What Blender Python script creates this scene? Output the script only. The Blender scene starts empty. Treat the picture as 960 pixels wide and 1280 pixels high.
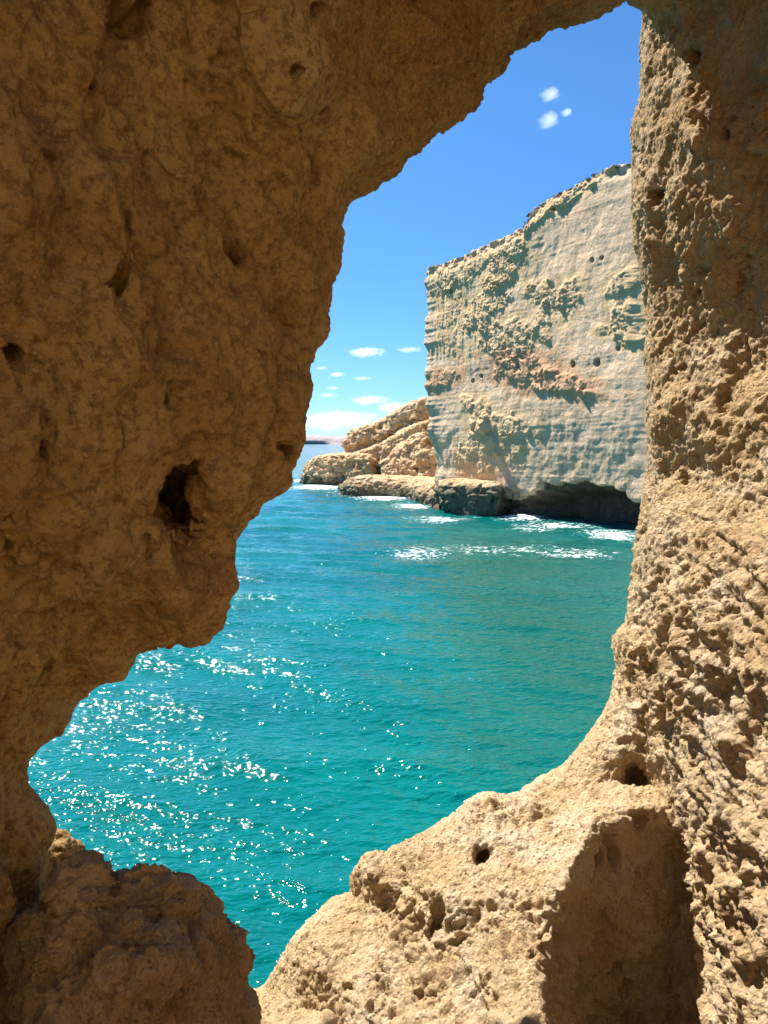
import bpy, math, random
import numpy as np
from mathutils import Vector

R = math.radians
scene = bpy.context.scene
C = scene.collection
random.seed(4)

# ------------------------------------------------------------------ camera
EYE = 9.0                                   # metres above the sea
PITCH = R(5.38)
F = 924.0                                   # focal length in photo pixels (960 x 1280)
cam_d = bpy.data.cameras.new("camera")
cam = bpy.data.objects.new("camera", cam_d)
C.objects.link(cam)
cam.location = (0, 0, EYE)
cam.rotation_euler = (R(90) - PITCH, 0, 0)
cam_d.sensor_fit = 'AUTO'
cam_d.sensor_width = 36.0
cam_d.lens = F / 1280 * 36.0
cam_d.clip_start = 0.05
cam_d.clip_end = 60000
scene.camera = cam
scene.render.resolution_x, scene.render.resolution_y = 768, 1024

# ------------------------------------------------------------------ light
SUN_AZ, SUN_EL = R(-43), R(53)              # azimuth from +Y, negative = to the left
S = (math.sin(SUN_AZ) * math.cos(SUN_EL), math.cos(SUN_AZ) * math.cos(SUN_EL), math.sin(SUN_EL))
world = bpy.data.worlds.new("World")
scene.world = world
world.use_nodes = True
wn, wl = world.node_tree.nodes, world.node_tree.links
bg = wn['Background']
sky = wn.new('ShaderNodeTexSky')
sky.sky_type = 'NISHITA'
sky.sun_disc = False
sky.sun_elevation = SUN_EL
sky.sun_rotation = SUN_AZ
sky.altitude = 0
sky.air_density = 0.8
sky.dust_density = 0.0
sky.ozone_density = 4.0
hsv = wn.new('ShaderNodeHueSaturation')
hsv.inputs['Saturation'].default_value = 1.2
wl.new(sky.outputs[0], hsv.inputs['Color'])
# the air over the sea is very clear: less of the white band the model draws at the horizon
tc = wn.new('ShaderNodeTexCoord')
sep = wn.new('ShaderNodeSeparateXYZ')
wl.new(tc.outputs['Generated'], sep.inputs[0])
clear = wn.new('ShaderNodeValToRGB')
wl.new(sep.outputs['Z'], clear.inputs[0])
ce = clear.color_ramp.elements
ce[0].position, ce[0].color = 0.0, (0.44, 0.60, 0.83, 1)
ce[1].position, ce[1].color = 0.40, (1, 1, 1, 1)
e_ = ce.new(0.12)
e_.color = (0.60, 0.76, 0.95, 1)
mul = wn.new('ShaderNodeMix')
mul.data_type = 'RGBA'
mul.blend_type = 'MULTIPLY'
mul.inputs[0].default_value = 1.0
wl.new(hsv.outputs[0], mul.inputs[6])
wl.new(clear.outputs[0], mul.inputs[7])
wl.new(mul.outputs[2], bg.inputs[0])
bg.inputs[1].default_value = 0.078
sun_d = bpy.data.lights.new("sun", 'SUN')
sun_d.energy = 5.0
sun_d.angle = R(0.5)
sun_d.color = (1.0, 0.94, 0.85)
sun = bpy.data.objects.new("sun", sun_d)
C.objects.link(sun)
sun.location = (-20, 20, 60)
sun.rotation_euler = Vector(S).to_track_quat('Z', 'Y').to_euler()

vs = scene.view_settings
vs.view_transform = 'Standard'
vs.look = 'None'
vs.exposure = 1.38
vs.gamma = 1.0
vs.use_curve_mapping = False
cy = scene.cycles
cy.use_denoising = True
try:
    cy.denoiser = 'OPENIMAGEDENOISE'
except Exception:
    pass
cy.max_bounces = 10
cy.diffuse_bounces = 8
cy.glossy_bounces = 3
cy.volume_bounces = 6
cy.transparent_max_bounces = 8
cy.caustics_reflective = False
cy.caustics_refractive = False
cy.sample_clamp_indirect = 6.0

# ------------------------------------------------------------------ helpers
CP, SP = math.cos(PITCH), math.sin(PITCH)


def uv(px, py):
    """photo pixel -> (x/y, z/y) slopes of its sight line, z measured from the eye"""
    a, b = (np.asarray(px, float) - 480) / F, (640 - np.asarray(py, float)) / F
    y = CP + SP * b
    return a / y, (-SP + CP * b) / y


def at(px, py, Y):
    u, v = uv(px, py)
    return np.array([u * Y, Y, EYE + v * Y])


def sea_at(px, py):
    u, v = uv(px, py)
    Y = -EYE / v
    return np.array([u * Y, Y])


rng = np.random.default_rng(11)
LAT = 64
_g = rng.normal(size=(LAT, LAT, LAT, 3)).astype(np.float32)
_g /= np.linalg.norm(_g, axis=-1, keepdims=True)
GRAD = _g.reshape(-1, 3)
JIT = rng.random((LAT ** 3, 3)).astype(np.float32)


def perlin(x, y, z):
    sh = np.broadcast(x, y, z).shape
    x, y, z = (np.broadcast_to(a, sh).ravel().astype(np.float32) for a in (x, y, z))
    out = np.empty(x.size, np.float32)
    for a in range(0, x.size, 400000):
        s = slice(a, a + 400000)
        xi, yi, zi = np.floor(x[s]), np.floor(y[s]), np.floor(z[s])
        fx, fy, fz = x[s] - xi, y[s] - yi, z[s] - zi
        xi, yi, zi = (q.astype(np.int32) & 63 for q in (xi, yi, zi))
        ux, uy, uz = (q * q * q * (q * (q * 6 - 15) + 10) for q in (fx, fy, fz))
        acc = 0
        for i in (0, 1):
            wx = ux if i else 1 - ux
            ia = ((xi + i) & 63) * 4096
            for j in (0, 1):
                wy = wx * (uy if j else 1 - uy)
                ib = ia + ((yi + j) & 63) * 64
                for k in (0, 1):
                    g = GRAD[ib + ((zi + k) & 63)]
                    acc = acc + wy * (uz if k else 1 - uz) * (g[:, 0] * (fx - i) + g[:, 1] * (fy - j) + g[:, 2] * (fz - k))
        out[s] = acc
    return (out * 1.5).reshape(sh)


def fbm(x, y, z, oct=4, gain=0.5, ridge=False):
    a, f, acc = 1.0, 1.0, 0
    for o in range(oct):
        n = perlin(x * f + 7.3 * o, y * f + 3.1 * o, z * f + 11.7 * o)
        if ridge:
            n = 0.5 - np.abs(n) * 1.4
        acc = acc + a * n
        a *= gain
        f *= 2.03
    return acc


def worley(x, y, z):
    """distance to the nearest and second nearest feature point"""
    x, y, z = (np.asarray(a, np.float32).ravel() for a in (x, y, z))
    f1 = np.empty(x.size, np.float32)
    f2 = np.empty(x.size, np.float32)
    for a in range(0, x.size, 400000):
        s = slice(a, a + 400000)
        xi, yi, zi = np.floor(x[s]), np.floor(y[s]), np.floor(z[s])
        fx, fy, fz = x[s] - xi, y[s] - yi, z[s] - zi
        xi, yi, zi = (q.astype(np.int32) for q in (xi, yi, zi))
        a1 = np.full(fx.size, 9.0, np.float32)
        a2 = a1.copy()
        for i in (-1, 0, 1):
            for j in (-1, 0, 1):
                for k in (-1, 0, 1):
                    p = JIT[(((xi + i) & 63) * 64 + ((yi + j) & 63)) * 64 + ((zi + k) & 63)]
                    d = (p[:, 0] + i - fx) ** 2 + (p[:, 1] + j - fy) ** 2 + (p[:, 2] + k - fz) ** 2
                    a2 = np.minimum(a2, np.maximum(a1, d))
                    a1 = np.minimum(a1, d)
        f1[s], f2[s] = np.sqrt(a1), np.sqrt(a2)
    return f1, f2


def sstep(a, b, x):
    t = np.clip((x - a) / (b - a), 0, 1)
    return t * t * (3 - 2 * t)


def smin(a, b, k):
    h = np.clip(0.5 + 0.5 * (b - a) / k, 0, 1)
    return b * (1 - h) + a * h - k * h * (1 - h)


def smax(a, b, k):
    return -smin(-a, -b, k)


def poly_sd(poly, U, V):
    """signed distance to a closed polygon, negative inside"""
    P = np.asarray(poly, np.float32)
    Q = np.roll(P, -1, 0)
    d2 = np.full(U.shape, 1e9, np.float32)
    ins = np.zeros(U.shape, bool)
    for (ax, ay), (bx, by) in zip(P, Q):
        ex, ey = bx - ax, by - ay
        wx, wy = U - ax, V - ay
        t = np.clip((wx * ex + wy * ey) / max(ex * ex + ey * ey, 1e-12), 0, 1)
        d2 = np.minimum(d2, (wx - t * ex) ** 2 + (wy - t * ey) ** 2)
        if ay != by:
            c = ((ay <= V) != (by <= V)) & (U < ex * (V - ay) / (by - ay) + ax)
            ins ^= c
    return np.where(ins, -1, 1) * np.sqrt(d2)


def surface_nets(D, org, h):
    """D > 0 outside. Returns vertices and quads wound outward."""
    neg = D < 0
    nx, ny, nz = D.shape
    cnt = np.zeros((nx - 1, ny - 1, nz - 1), np.int8)
    for i in (0, 1):
        for j in (0, 1):
            for k in (0, 1):
                cnt += neg[i:nx - 1 + i, j:ny - 1 + j, k:nz - 1 + k]
    act = (cnt > 0) & (cnt < 8)
    idx = np.full(act.shape, -1, np.int64)
    I, J, K = np.nonzero(act)
    idx[I, J, K] = np.arange(I.size)
    acc = np.zeros((I.size, 3), np.float32)
    n = np.zeros(I.size, np.float32)
    cor = [(i, j, k) for i in (0, 1) for j in (0, 1) for k in (0, 1)]
    vals = {c: D[I + c[0], J + c[1], K + c[2]] for c in cor}
    for c in cor:
        for ax in range(3):
            if c[ax] == 0:
                e = list(c)
                e[ax] = 1
                a, b = vals[c], vals[tuple(e)]
                m = (a < 0) != (b < 0)
                t = np.where(m, a / np.where(m, a - b, 1), 0)
                p = np.tile(np.array(c, np.float32), (I.size, 1))
                p[:, ax] += t
                acc += p * m[:, None]
                n += m
    v = acc / n[:, None] + np.stack([I, J, K], 1)
    v = v * h + np.asarray(org, np.float32)
    quads = []
    for ax in range(3):
        sl0 = [slice(None)] * 3
        sl1 = [slice(None)] * 3
        sl0[ax], sl1[ax] = slice(0, -1), slice(1, None)
        a, b = neg[tuple(sl0)], neg[tuple(sl1)]
        m = a != b
        o1, o2 = [(1, 2), (2, 0), (0, 1)][ax]
        m2 = m.copy()
        cut = [slice(None)] * 3
        cut[o1] = 0
        m2[tuple(cut)] = False
        cut = [slice(None)] * 3
        cut[o2] = 0
        m2[tuple(cut)] = False
        for o in (o1, o2):
            cut = [slice(None)] * 3
            cut[o] = -1
            m2[tuple(cut)] = False
        P = np.stack(np.nonzero(m2), 1)
        if not len(P):
            continue
        e1, e2 = np.zeros(3, int), np.zeros(3, int)
        e1[o1], e2[o2] = 1, 1
        q = np.stack([idx[tuple((P - e1 - e2).T)], idx[tuple((P - e2).T)], idx[tuple(P.T)], idx[tuple((P - e1).T)]], 1)
        flip = ~a[tuple(P.T)]
        q[flip] = q[flip][:, ::-1]
        quads.append(q)
    return v, np.concatenate(quads)


def to_mesh(name, v, f, smooth=True):
    me = bpy.data.meshes.new(name)
    v = np.ascontiguousarray(v, np.float32)
    f = np.ascontiguousarray(f, np.int32)
    me.vertices.add(len(v))
    me.vertices.foreach_set('co', v.ravel())
    me.loops.add(f.size)
    me.loops.foreach_set('vertex_index', f.ravel())
    me.polygons.add(len(f))
    k = f.shape[1]
    me.polygons.foreach_set('loop_start', np.arange(0, f.size, k, dtype=np.int32))
    me.polygons.foreach_set('use_smooth', np.full(len(f), smooth))
    me.update(calc_edges=True)
    return me


def mesh_arrays(me):
    v = np.empty(len(me.vertices) * 3, np.float32)
    me.vertices.foreach_get('co', v)
    n = np.empty(len(me.vertices) * 3, np.float32)
    me.vertices.foreach_get('normal', n)
    return v.reshape(-1, 3), n.reshape(-1, 3)


def set_co(me, v):
    me.vertices.foreach_set('co', np.ascontiguousarray(v, np.float32).ravel())
    me.update()


def attr(me, name, val):
    a = me.attributes.new(name, 'FLOAT', 'POINT')
    a.data.foreach_set('value', np.ascontiguousarray(val, np.float32).ravel())


def subsurf(v, f, levels=1):
    me = to_mesh('tmp', v, f)
    ob = bpy.data.objects.new('tmp', me)
    C.objects.link(ob)
    m = ob.modifiers.new('s', 'SUBSURF')
    m.levels = m.render_levels = levels
    dg = bpy.context.evaluated_depsgraph_get()
    ev = ob.evaluated_get(dg)
    m2 = bpy.data.meshes.new_from_object(ev)
    bpy.data.objects.remove(ob)
    bpy.data.meshes.remove(me)
    v2, n2 = mesh_arrays(m2)
    f2 = np.empty(len(m2.loops), np.int32)
    m2.loops.foreach_get('vertex_index', f2)
    bpy.data.meshes.remove(m2)
    return v2, n2, f2.reshape(-1, 4)


def normals(v, f):
    n = np.zeros_like(v)
    fn = np.cross(v[f[:, 2]] - v[f[:, 0]], v[f[:, 3]] - v[f[:, 1]])
    for k in range(4):
        for c in range(3):
            n[:, c] += np.bincount(f[:, k], fn[:, c], len(v))
    return n / np.maximum(np.linalg.norm(n, axis=1, keepdims=True), 1e-12)


def link(name, me, mat, parent=None, label=None, cat=None, kind=None, group=None):
    o = bpy.data.objects.new(name, me)
    C.objects.link(o)
    if mat is not None:
        me.materials.append(mat)
    if parent:
        o.parent = parent
    for k, x in (('label', label), ('category', cat), ('kind', kind), ('group', group)):
        if x:
            o[k] = x
    return o


def part_of(v, f, keep):
    """sub-mesh of the faces in keep; returns v, f, index of old vertices"""
    ff = f[keep]
    used = np.unique(ff)
    remap = np.full(len(v), -1, np.int64)
    remap[used] = np.arange(len(used))
    return v[used], remap[ff], used


# ------------------------------------------------------------------ materials
class N:
    """small node-tree writer"""
    def __init__(s, name):
        s.m = bpy.data.materials.new(name)
        s.m.use_nodes = True
        s.t = s.m.node_tree
        s.n, s.l = s.t.nodes, s.t.links
        s.b = s.n['Principled BSDF']
        s.co = s.n.new('ShaderNodeTexCoord').outputs['Object']

    def put(s, sock, x):
        if hasattr(x, 'is_output'):
            s.l.new(x, sock)
        else:
            sock.default_value = x

    def noise(s, scale, detail=4, rough=0.55, vec=None, dist=0.0, out='Fac'):
        n = s.n.new('ShaderNodeTexNoise')
        s.l.new(vec or s.co, n.inputs['Vector'])
        n.inputs['Scale'].default_value = scale
        n.inputs['Detail'].default_value = detail
        n.inputs['Roughness'].default_value = rough
        n.inputs['Distortion'].default_value = dist
        return n.outputs[out]

    def voro(s, scale, vec=None, feature='F1', rand=1.0):
        n = s.n.new('ShaderNodeTexVoronoi')
        n.feature = feature
        s.l.new(vec or s.co, n.inputs['Vector'])
        n.inputs['Scale'].default_value = scale
        n.inputs['Randomness'].default_value = rand
        return n.outputs['Distance']

    def map(s, scale=(1, 1, 1), rot=(0, 0, 0), vec=None):
        n = s.n.new('ShaderNodeMapping')
        s.l.new(vec or s.co, n.inputs['Vector'])
        n.inputs['Scale'].default_value = scale
        n.inputs['Rotation'].default_value = rot
        return n.outputs[0]

    def ramp(s, fac, stops):
        n = s.n.new('ShaderNodeValToRGB')
        s.l.new(fac, n.inputs[0])
        e = n.color_ramp.elements
        while len(e) < len(stops):
            e.new(0.5)
        for q, (p, c) in zip(e, stops):
            q.position = p
            q.color = (c, c, c, 1) if isinstance(c, (int, float)) else (*c, 1)
        return n.outputs[0]

    def mix(s, fac, a, b, mode='MIX'):
        n = s.n.new('ShaderNodeMix')
        n.data_type = 'RGBA'
        n.blend_type = mode
        s.put(n.inputs[0], fac)
        for sock, x in ((n.inputs[6], a), (n.inputs[7], b)):
            s.put(sock, x if hasattr(x, 'is_output') else (*x, 1))
        return n.outputs[2]

    def math(s, op, a, b=0.0, clamp=False):
        n = s.n.new('ShaderNodeMath')
        n.operation = op
        n.use_clamp = clamp
        s.put(n.inputs[0], a)
        s.put(n.inputs[1], b)
        return n.outputs[0]

    def att(s, name):
        n = s.n.new('ShaderNodeAttribute')
        n.attribute_name = name
        return n.outputs['Fac']

    def bump(s, h, strength=1.0, dist=0.01, prev=None):
        n = s.n.new('ShaderNodeBump')
        n.inputs['Strength'].default_value = strength
        n.inputs['Distance'].default_value = dist
        s.l.new(h, n.inputs['Height'])
        if prev is not None:
            s.l.new(prev, n.inputs['Normal'])
        return n.outputs[0]


def cave_material():
    s = N('weathered_sandstone')
    big = s.noise(1.6, 10, 0.68)
    mid = s.noise(6, 6, 0.65)
    fine = s.noise(45, 5, 0.7)
    col = s.ramp(big, [(0.30, (0.45, 0.27, 0.085)), (0.48, (0.60, 0.39, 0.145)), (0.60, (0.65, 0.45, 0.185)), (0.70, (0.69, 0.52, 0.26))])
    col = s.mix(s.ramp(mid, [(0.42, 0.0), (0.66, 0.45)]), col, (0.62, 0.45, 0.23))
    col = s.mix(s.ramp(s.noise(0.9, 6, 0.6, dist=0.5), [(0.47, 0.0), (0.60, 0.6)]), col, (0.40, 0.22, 0.075))
    col = s.mix(s.ramp(s.noise(3.1, 10, 0.7, dist=0.4), [(0.56, 0.0), (0.64, 0.6)]), col, (0.35, 0.185, 0.07))
    col = s.mix(s.ramp(fine, [(0.40, 0.8), (0.54, 0.0)]), col, (0.26, 0.15, 0.06))
    col = s.mix(s.ramp(s.noise(95, 4, 0.7), [(0.52, 0.0), (0.66, 0.5)]), col, (0.70, 0.55, 0.33))
    col = s.mix(s.ramp(s.noise(2.2, 5, 0.6, dist=0.6), [(0.62, 0.0), (0.75, 0.4)]), col, (0.44, 0.36, 0.26))
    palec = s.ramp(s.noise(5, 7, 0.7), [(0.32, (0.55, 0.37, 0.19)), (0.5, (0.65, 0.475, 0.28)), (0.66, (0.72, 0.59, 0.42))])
    # sill and pillar paler than the stained wall; lifts the pillar's shade by colour
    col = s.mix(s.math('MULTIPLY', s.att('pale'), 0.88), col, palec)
    s.l.new(col, s.b.inputs['Base Color'])
    s.b.inputs['Roughness'].default_value = 0.95
    s.b.inputs['Specular IOR Level'].default_value = 0.15
    rough = s.att('rough')
    n0 = s.bump(s.noise(11, 8, 0.72), 1.0, 0.018)
    n1 = s.bump(s.noise(34, 8, 0.78), 1.0, 0.026, n0)
    grain = s.math('MULTIPLY', s.noise(120, 4, 0.75), s.math('ADD', rough, 0.4))
    n2 = s.bump(grain, 0.9, 0.006, n1)
    pit = s.ramp(s.voro(70), [(0.0, 0.0), (0.45, 1.0)])
    n3 = s.bump(s.math('MULTIPLY', pit, rough), 0.7, 0.006, n2)
    s.l.new(n3, s.b.inputs['Normal'])
    return s.m


# ------------------------------------------------------------------ cave wall with its window
OUT = [(720, 20), (740, 11), (765, 4), (785, 5), (802, 12), (807, 30), (804, 55), (802, 75), (799, 105), (797, 130), (791, 150),
       (787, 165), (788, 185), (787, 200), (790, 225), (789, 250), (791, 285), (790, 310), (796, 332), (800, 350), (806, 378),
       (810, 410), (806, 430), (804, 450), (807, 500), (802, 525), (805, 550), (805, 600), (800, 640), (796, 665), (792, 690),
       (791, 720), (787, 750), (780, 780), (768, 793), (764, 803), (767, 835), (766, 850), (763, 868), (755, 885), (740, 910),
       (730, 922), (720, 935), (708, 950), (692, 962), (675, 972), (662, 984), (650, 992), (630, 996), (615, 993), (600, 995),
       (580, 1007), (568, 1018), (555, 1027), (535, 1040), (520, 1050), (510, 1055), (490, 1062), (480, 1067), (465, 1064), (455, 1070),
       (447, 1085), (441, 1104), (440, 1120), (428, 1122), (415, 1128), (400, 1145), (385, 1158), (370, 1170), (358, 1187),
       (345, 1208), (336, 1226), (330, 1237), (315, 1236), (290, 1270), (200, 1320), (100, 1280), (62, 1180), (58, 1130), (56, 1080),
       (57, 1060), (65, 1045), (65, 1027), (58, 1015), (50, 1005), (44, 993), (40, 985), (36, 972), (34, 960), (39, 948), (47, 937),
       (52, 928), (60, 920), (70, 908), (77, 895), (78, 886), (80, 880), (88, 869), (97, 862), (112, 853), (125, 847), (145, 840),
       (157, 832), (162, 817), (172, 813), (185, 809), (198, 808), (210, 811), (228, 810), (245, 814), (252, 810), (260, 805),
       (268, 795), (277, 785), (284, 772), (287, 755), (289, 742), (292, 730), (292, 720), (295, 710), (292, 702), (291, 695),
       (293, 680), (300, 665), (310, 652), (320, 640), (332, 630), (345, 617), (352, 608), (357, 597), (364, 581), (372, 567),
       (380, 556), (386, 545), (384, 533), (387, 522), (394, 508), (400, 495), (396, 480), (396, 465), (400, 447), (402, 430),
       (406, 415), (409, 400), (410, 390), (417, 370), (419, 357), (424, 345), (427, 325), (431, 305), (433, 292), (440, 280),
       (444, 266), (452, 255), (466, 243), (480, 232), (492, 228), (505, 222), (509, 213), (515, 205), (528, 199), (537, 190),
       (540, 178), (552, 166), (565, 155), (573, 146), (580, 137), (592, 131), (600, 125), (601, 115), (605, 105), (618, 94),
       (630, 82), (631, 70), (635, 60), (648, 53), (665, 45), (676, 33), (690, 25), (704, 23)]
#          px   py   Ys    k1   s1   k2   kout
CTRL = [(400, 450, 2.06, 0.70, 0.20, 0.95, 1.3),
        (350, 610, 2.04, 0.70, 0.20, 0.95, 1.3),
        (280, 760, 2.02, 0.60, 0.16, 0.95, 1.3),
        (160, 815, 2.02, 0.60, 0.20, 0.90, 1.3),
        (45, 960, 2.10, 0.60, 0.25, 0.60, 1.1),
        (60, 1150, 2.10, 0.50, 0.25, 0.50, 0.8),
        (470, 240, 2.20, 0.70, 0.20, 0.95, 1.3),
        (600, 110, 2.32, 0.70, 0.20, 0.95, 1.3),
        (740, 10, 2.36, 0.70, 0.20, 0.90, 1.2),
        (802, 60, 3.00, 0.28, 0.20, 0.64, 1.0),
        (930, 110, 3.02, 0.28, 0.20, 0.62, 0.8),
        (930, 300, 3.02, 0.26, 0.20, 0.64, 0.4),
        (790, 220, 2.96, 0.26, 0.20, 0.68, 0.4),
        (800, 400, 3.00, 0.26, 0.20, 0.68, 0.4),
        (803, 560, 3.00, 0.28, 0.28, 0.60, 0.4),
        (790, 720, 2.95, 0.34, 0.5, 0.42, 0.4),
        (765, 850, 2.85, 0.42, 0.5, 0.42, 0.4),
        (712, 950, 2.72, 0.60, 0.5, 0.62, 0.5),
        (600, 1000, 2.66, 0.64, 0.5, 0.66, 0.6),
        (450, 1085, 2.60, 0.66, 0.5, 0.66, 0.6),
        (345, 1210, 2.45, 0.62, 0.5, 0.62, 0.6)]
YFRONT = 3.16
H = 0.0155
X0, X1, Y0, Y1, Z0, Z1 = -1.8, 1.72, 0.86, 3.30, -2.2, 2.05


class Field:
    """signed distance to an outline in slope space plus edge settings blended round it"""
    def __init__(s, outline, ctrl, u0, u1, v0, v1, res):
        s.u0, s.v0, s.res = u0, v0, res
        U, V = np.meshgrid(np.arange(u0, u1, res, dtype=np.float32), np.arange(v0, v1, res, dtype=np.float32), indexing='ij')
        s.n = U.shape
        pu, pv = uv([p[0] for p in outline], [p[1] for p in outline])
        s.sd = poly_sd(np.stack([pu, pv], 1), U, V)
        cu, cv = uv([c[0] for c in ctrl], [c[1] for c in ctrl])
        W = 0
        acc = [0] * 5
        for i, c in enumerate(ctrl):
            w = 1 / ((U - cu[i]) ** 2 + (V - cv[i]) ** 2 + 0.0012) ** 2
            W = W + w
            for k in range(5):
                acc[k] = acc[k] + w * c[2 + k]
        s.f = [(a / W).astype(np.float32) for a in acc]

    def idx(s, u, v):
        a = np.clip((u - s.u0) / s.res, 0, s.n[0] - 1.001)
        b = np.clip((v - s.v0) / s.res, 0, s.n[1] - 1.001)
        return a, b

    def look(s, arr, u, v):
        a, b = s.idx(u, v)
        i, j = a.astype(np.int32), b.astype(np.int32)
        a, b = a - i, b - j
        return (arr[i, j] * (1 - a) * (1 - b) + arr[i + 1, j] * a * (1 - b) + arr[i, j + 1] * (1 - a) * b + arr[i + 1, j + 1] * a * b)

    def near(s, arr, u, v):
        a, b = s.idx(u, v)
        return arr[a.astype(np.int32), b.astype(np.int32)]


FW = Field(OUT, CTRL, -2.6, 2.3, -2.9, 2.8, 0.006)


def ell(X, Y, Z, c, r, rot=None):
    dx, dy, dz = X - c[0], Y - c[1], Z - c[2]
    return (np.sqrt((dx / r[0]) ** 2 + (dy / r[1]) ** 2 + (dz / r[2]) ** 2) - 1) * min(r)


def wall_sdf(X, Y, Z):
    """rock of the window wall; Z is measured from the eye"""
    u, v = X / Y, Z / Y
    sd = FW.look(FW.sd, u, v)
    Ys, k1, s1, k2, ko = (FW.near(a, u, v) for a in FW.f)
    s = Ys - Y
    e = 0.06
    inn = np.where(s < s1, k1 * s, k1 * s1 + k2 * (s - s1))
    off = np.where(s > 0, np.sqrt(inn * inn + e * e) - e, np.sqrt((ko * s) ** 2 + e * e) - e)
    d = -(Y * sd - off) / np.sqrt(1 + k2 * k2) # >0 outside rock (inside opening)
    d = d.astype(np.float32)
    # larger bumps, kept off the edge that draws the outline
    band = np.abs(d) < 0.45
    x, y, z = X[band], Y[band], Z[band]
    far = sstep(0.02, 0.5, np.abs(s[band]))
    amp = 0.03 + 0.06 * far
    left = sstep(0.25, -0.15, u[band] + 0.25 * v[band])
    n = fbm(x * 1.5, y * 1.5, z * 1.5, 3) * amp * 0.9
    n += fbm(x * 6.0 + 9, y * 6.0, z * 6.0, 2) * (0.010 + 0.014 * far)
    d[band] += n
    # recess between the sill block and the right-hand wall
    edge = np.interp(Y, [0.8, 1.4, 1.9, 2.15, 2.26], [0.26, 0.36, 0.44, 0.58, 0.70])
    rec = np.maximum.reduce([edge - X, Y - 2.24 - 0.1 * (X - 0.6), -(Z + 2.05)])
    rec = smax(rec, X - (0.31 * Y + 0.36 * (2.9 - Y)), 0.03)
    rec = smax(rec, Z + 1.05, 0.03)
    led = np.maximum.reduce([0.50 - X + 0.35 * (Z + 1.16), Y - 2.46, X - (0.31 * Y + 0.34 * (2.9 - Y)), -(Z + 1.17), Z + 0.90])
    d = smax(d, -led, 0.09)
    rec = rec + 0.02 * np.sin(Z * 9 + X * 5) * np.sin(X * 7 + 1)
    d = smax(d, -rec, 0.05)
    # hollows, bored roughly square to the wall
    for px, py, Yc, r in HOLLOW:
        pu, pv = uv(px, py)
        m = (np.abs(u - pu) * Yc < 3 * r[0]) & (np.abs(v - pv) * Yc < 3 * r[2]) & (np.abs(Y - Yc) < 1.6 * r[1])
        if m.any():
            q = (np.abs((u[m] - pu) * Yc / r[0]) ** 3 + np.abs((v[m] - pv) * Yc / r[2]) ** 3 + np.abs((Y[m] - Yc) / r[1]) ** 3) ** (1 / 3)
            q = q + 0.38 * fbm(X[m] * 12, Y[m] * 14, Z[m] * 14, 2)
            d[m] = smax(d[m], (1 - q) * min(r), 0.012)
    for px, py, Yc, r in KNOB:
        c = at(px, py, Yc)
        d = smin(d, ell(X, Y, Z, (c[0], c[1], c[2] - EYE), r), 0.04)
    d = smax(d, Y - YFRONT, 0.05)
    return d


HOLLOW = [(222, 616, 1.84, (0.066, 0.32, 0.092)),
          (930, 838, 2.35, (0.15, 0.14, 0.075)),
          (906, 838, 2.50, (0.045, 0.22, 0.05)),
          (946, 905, 2.25, (0.10, 0.10, 0.10)),
          (795, 968, 2.45, (0.035, 0.10, 0.05)),
          (603, 1070, 2.35, (0.032, 0.12, 0.032)),
          (547, 1148, 2.05, (0.022, 0.14, 0.048))]
KNOB = [(72, 1088, 2.75, (0.10, 0.10, 0.16)),
        (905, 938, 2.30, (0.055, 0.05, 0.045)),
        (945, 968, 2.15, (0.06, 0.06, 0.05))]

xs = np.arange(X0, X1, H, dtype=np.float32)
ys = np.arange(Y0, Y1, H, dtype=np.float32)
zs = np.arange(Z0, Z1, H, dtype=np.float32)
D = np.empty((len(xs), len(ys), len(zs)), np.float32)
for a in range(0, len(xs), 40):
    X, Y, Z = np.meshgrid(xs[a:a + 40], ys, zs, indexing='ij')
    D[a:a + 40] = wall_sdf(X, Y, Z)
for sl in ((0,), (-1,), (slice(None), 0), (slice(None), -1), (slice(None), slice(None), 0), (slice(None), slice(None), -1)):
    D[sl] = np.maximum(D[sl], 0.5 * H)
v, f = surface_nets(D, (X0, Y0, Z0), H)
del D
v, n, f = subsurf(v, f, 1)

PITS = [(291, 319, 0.032, 0.10), (145, 358, 0.032, 0.09), (38, 210, 0.018, 0.06), (17, 445, 0.026, 0.07), (12, 680, 0.014, 0.05),
        (12, 693, 0.016, 0.05), (147, 283, 0.020, 0.05), (165, 25, 0.050, 0.05), (208, 503, 0.010, 0.04), (275, 495, 0.010, 0.04),
        (98, 113, 0.018, 0.04), (395, 12, 0.024, 0.05), (345, 555, 0.045, 0.05), (395, 132, 0.012, 0.04), (360, 85, 0.012, 0.04),
        (865, 70, 0.03, 0.05), (880, 150, 0.02, 0.04), (905, 165, 0.025, 0.04), (820, 243, 0.035, 0.05), (915, 148, 0.016, 0.03),
        (262, 697, 0.010, 0.04), (193, 697, 0.008, 0.03), (90, 768, 0.010, 0.03), (55, 560, 0.02, 0.03)]


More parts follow.
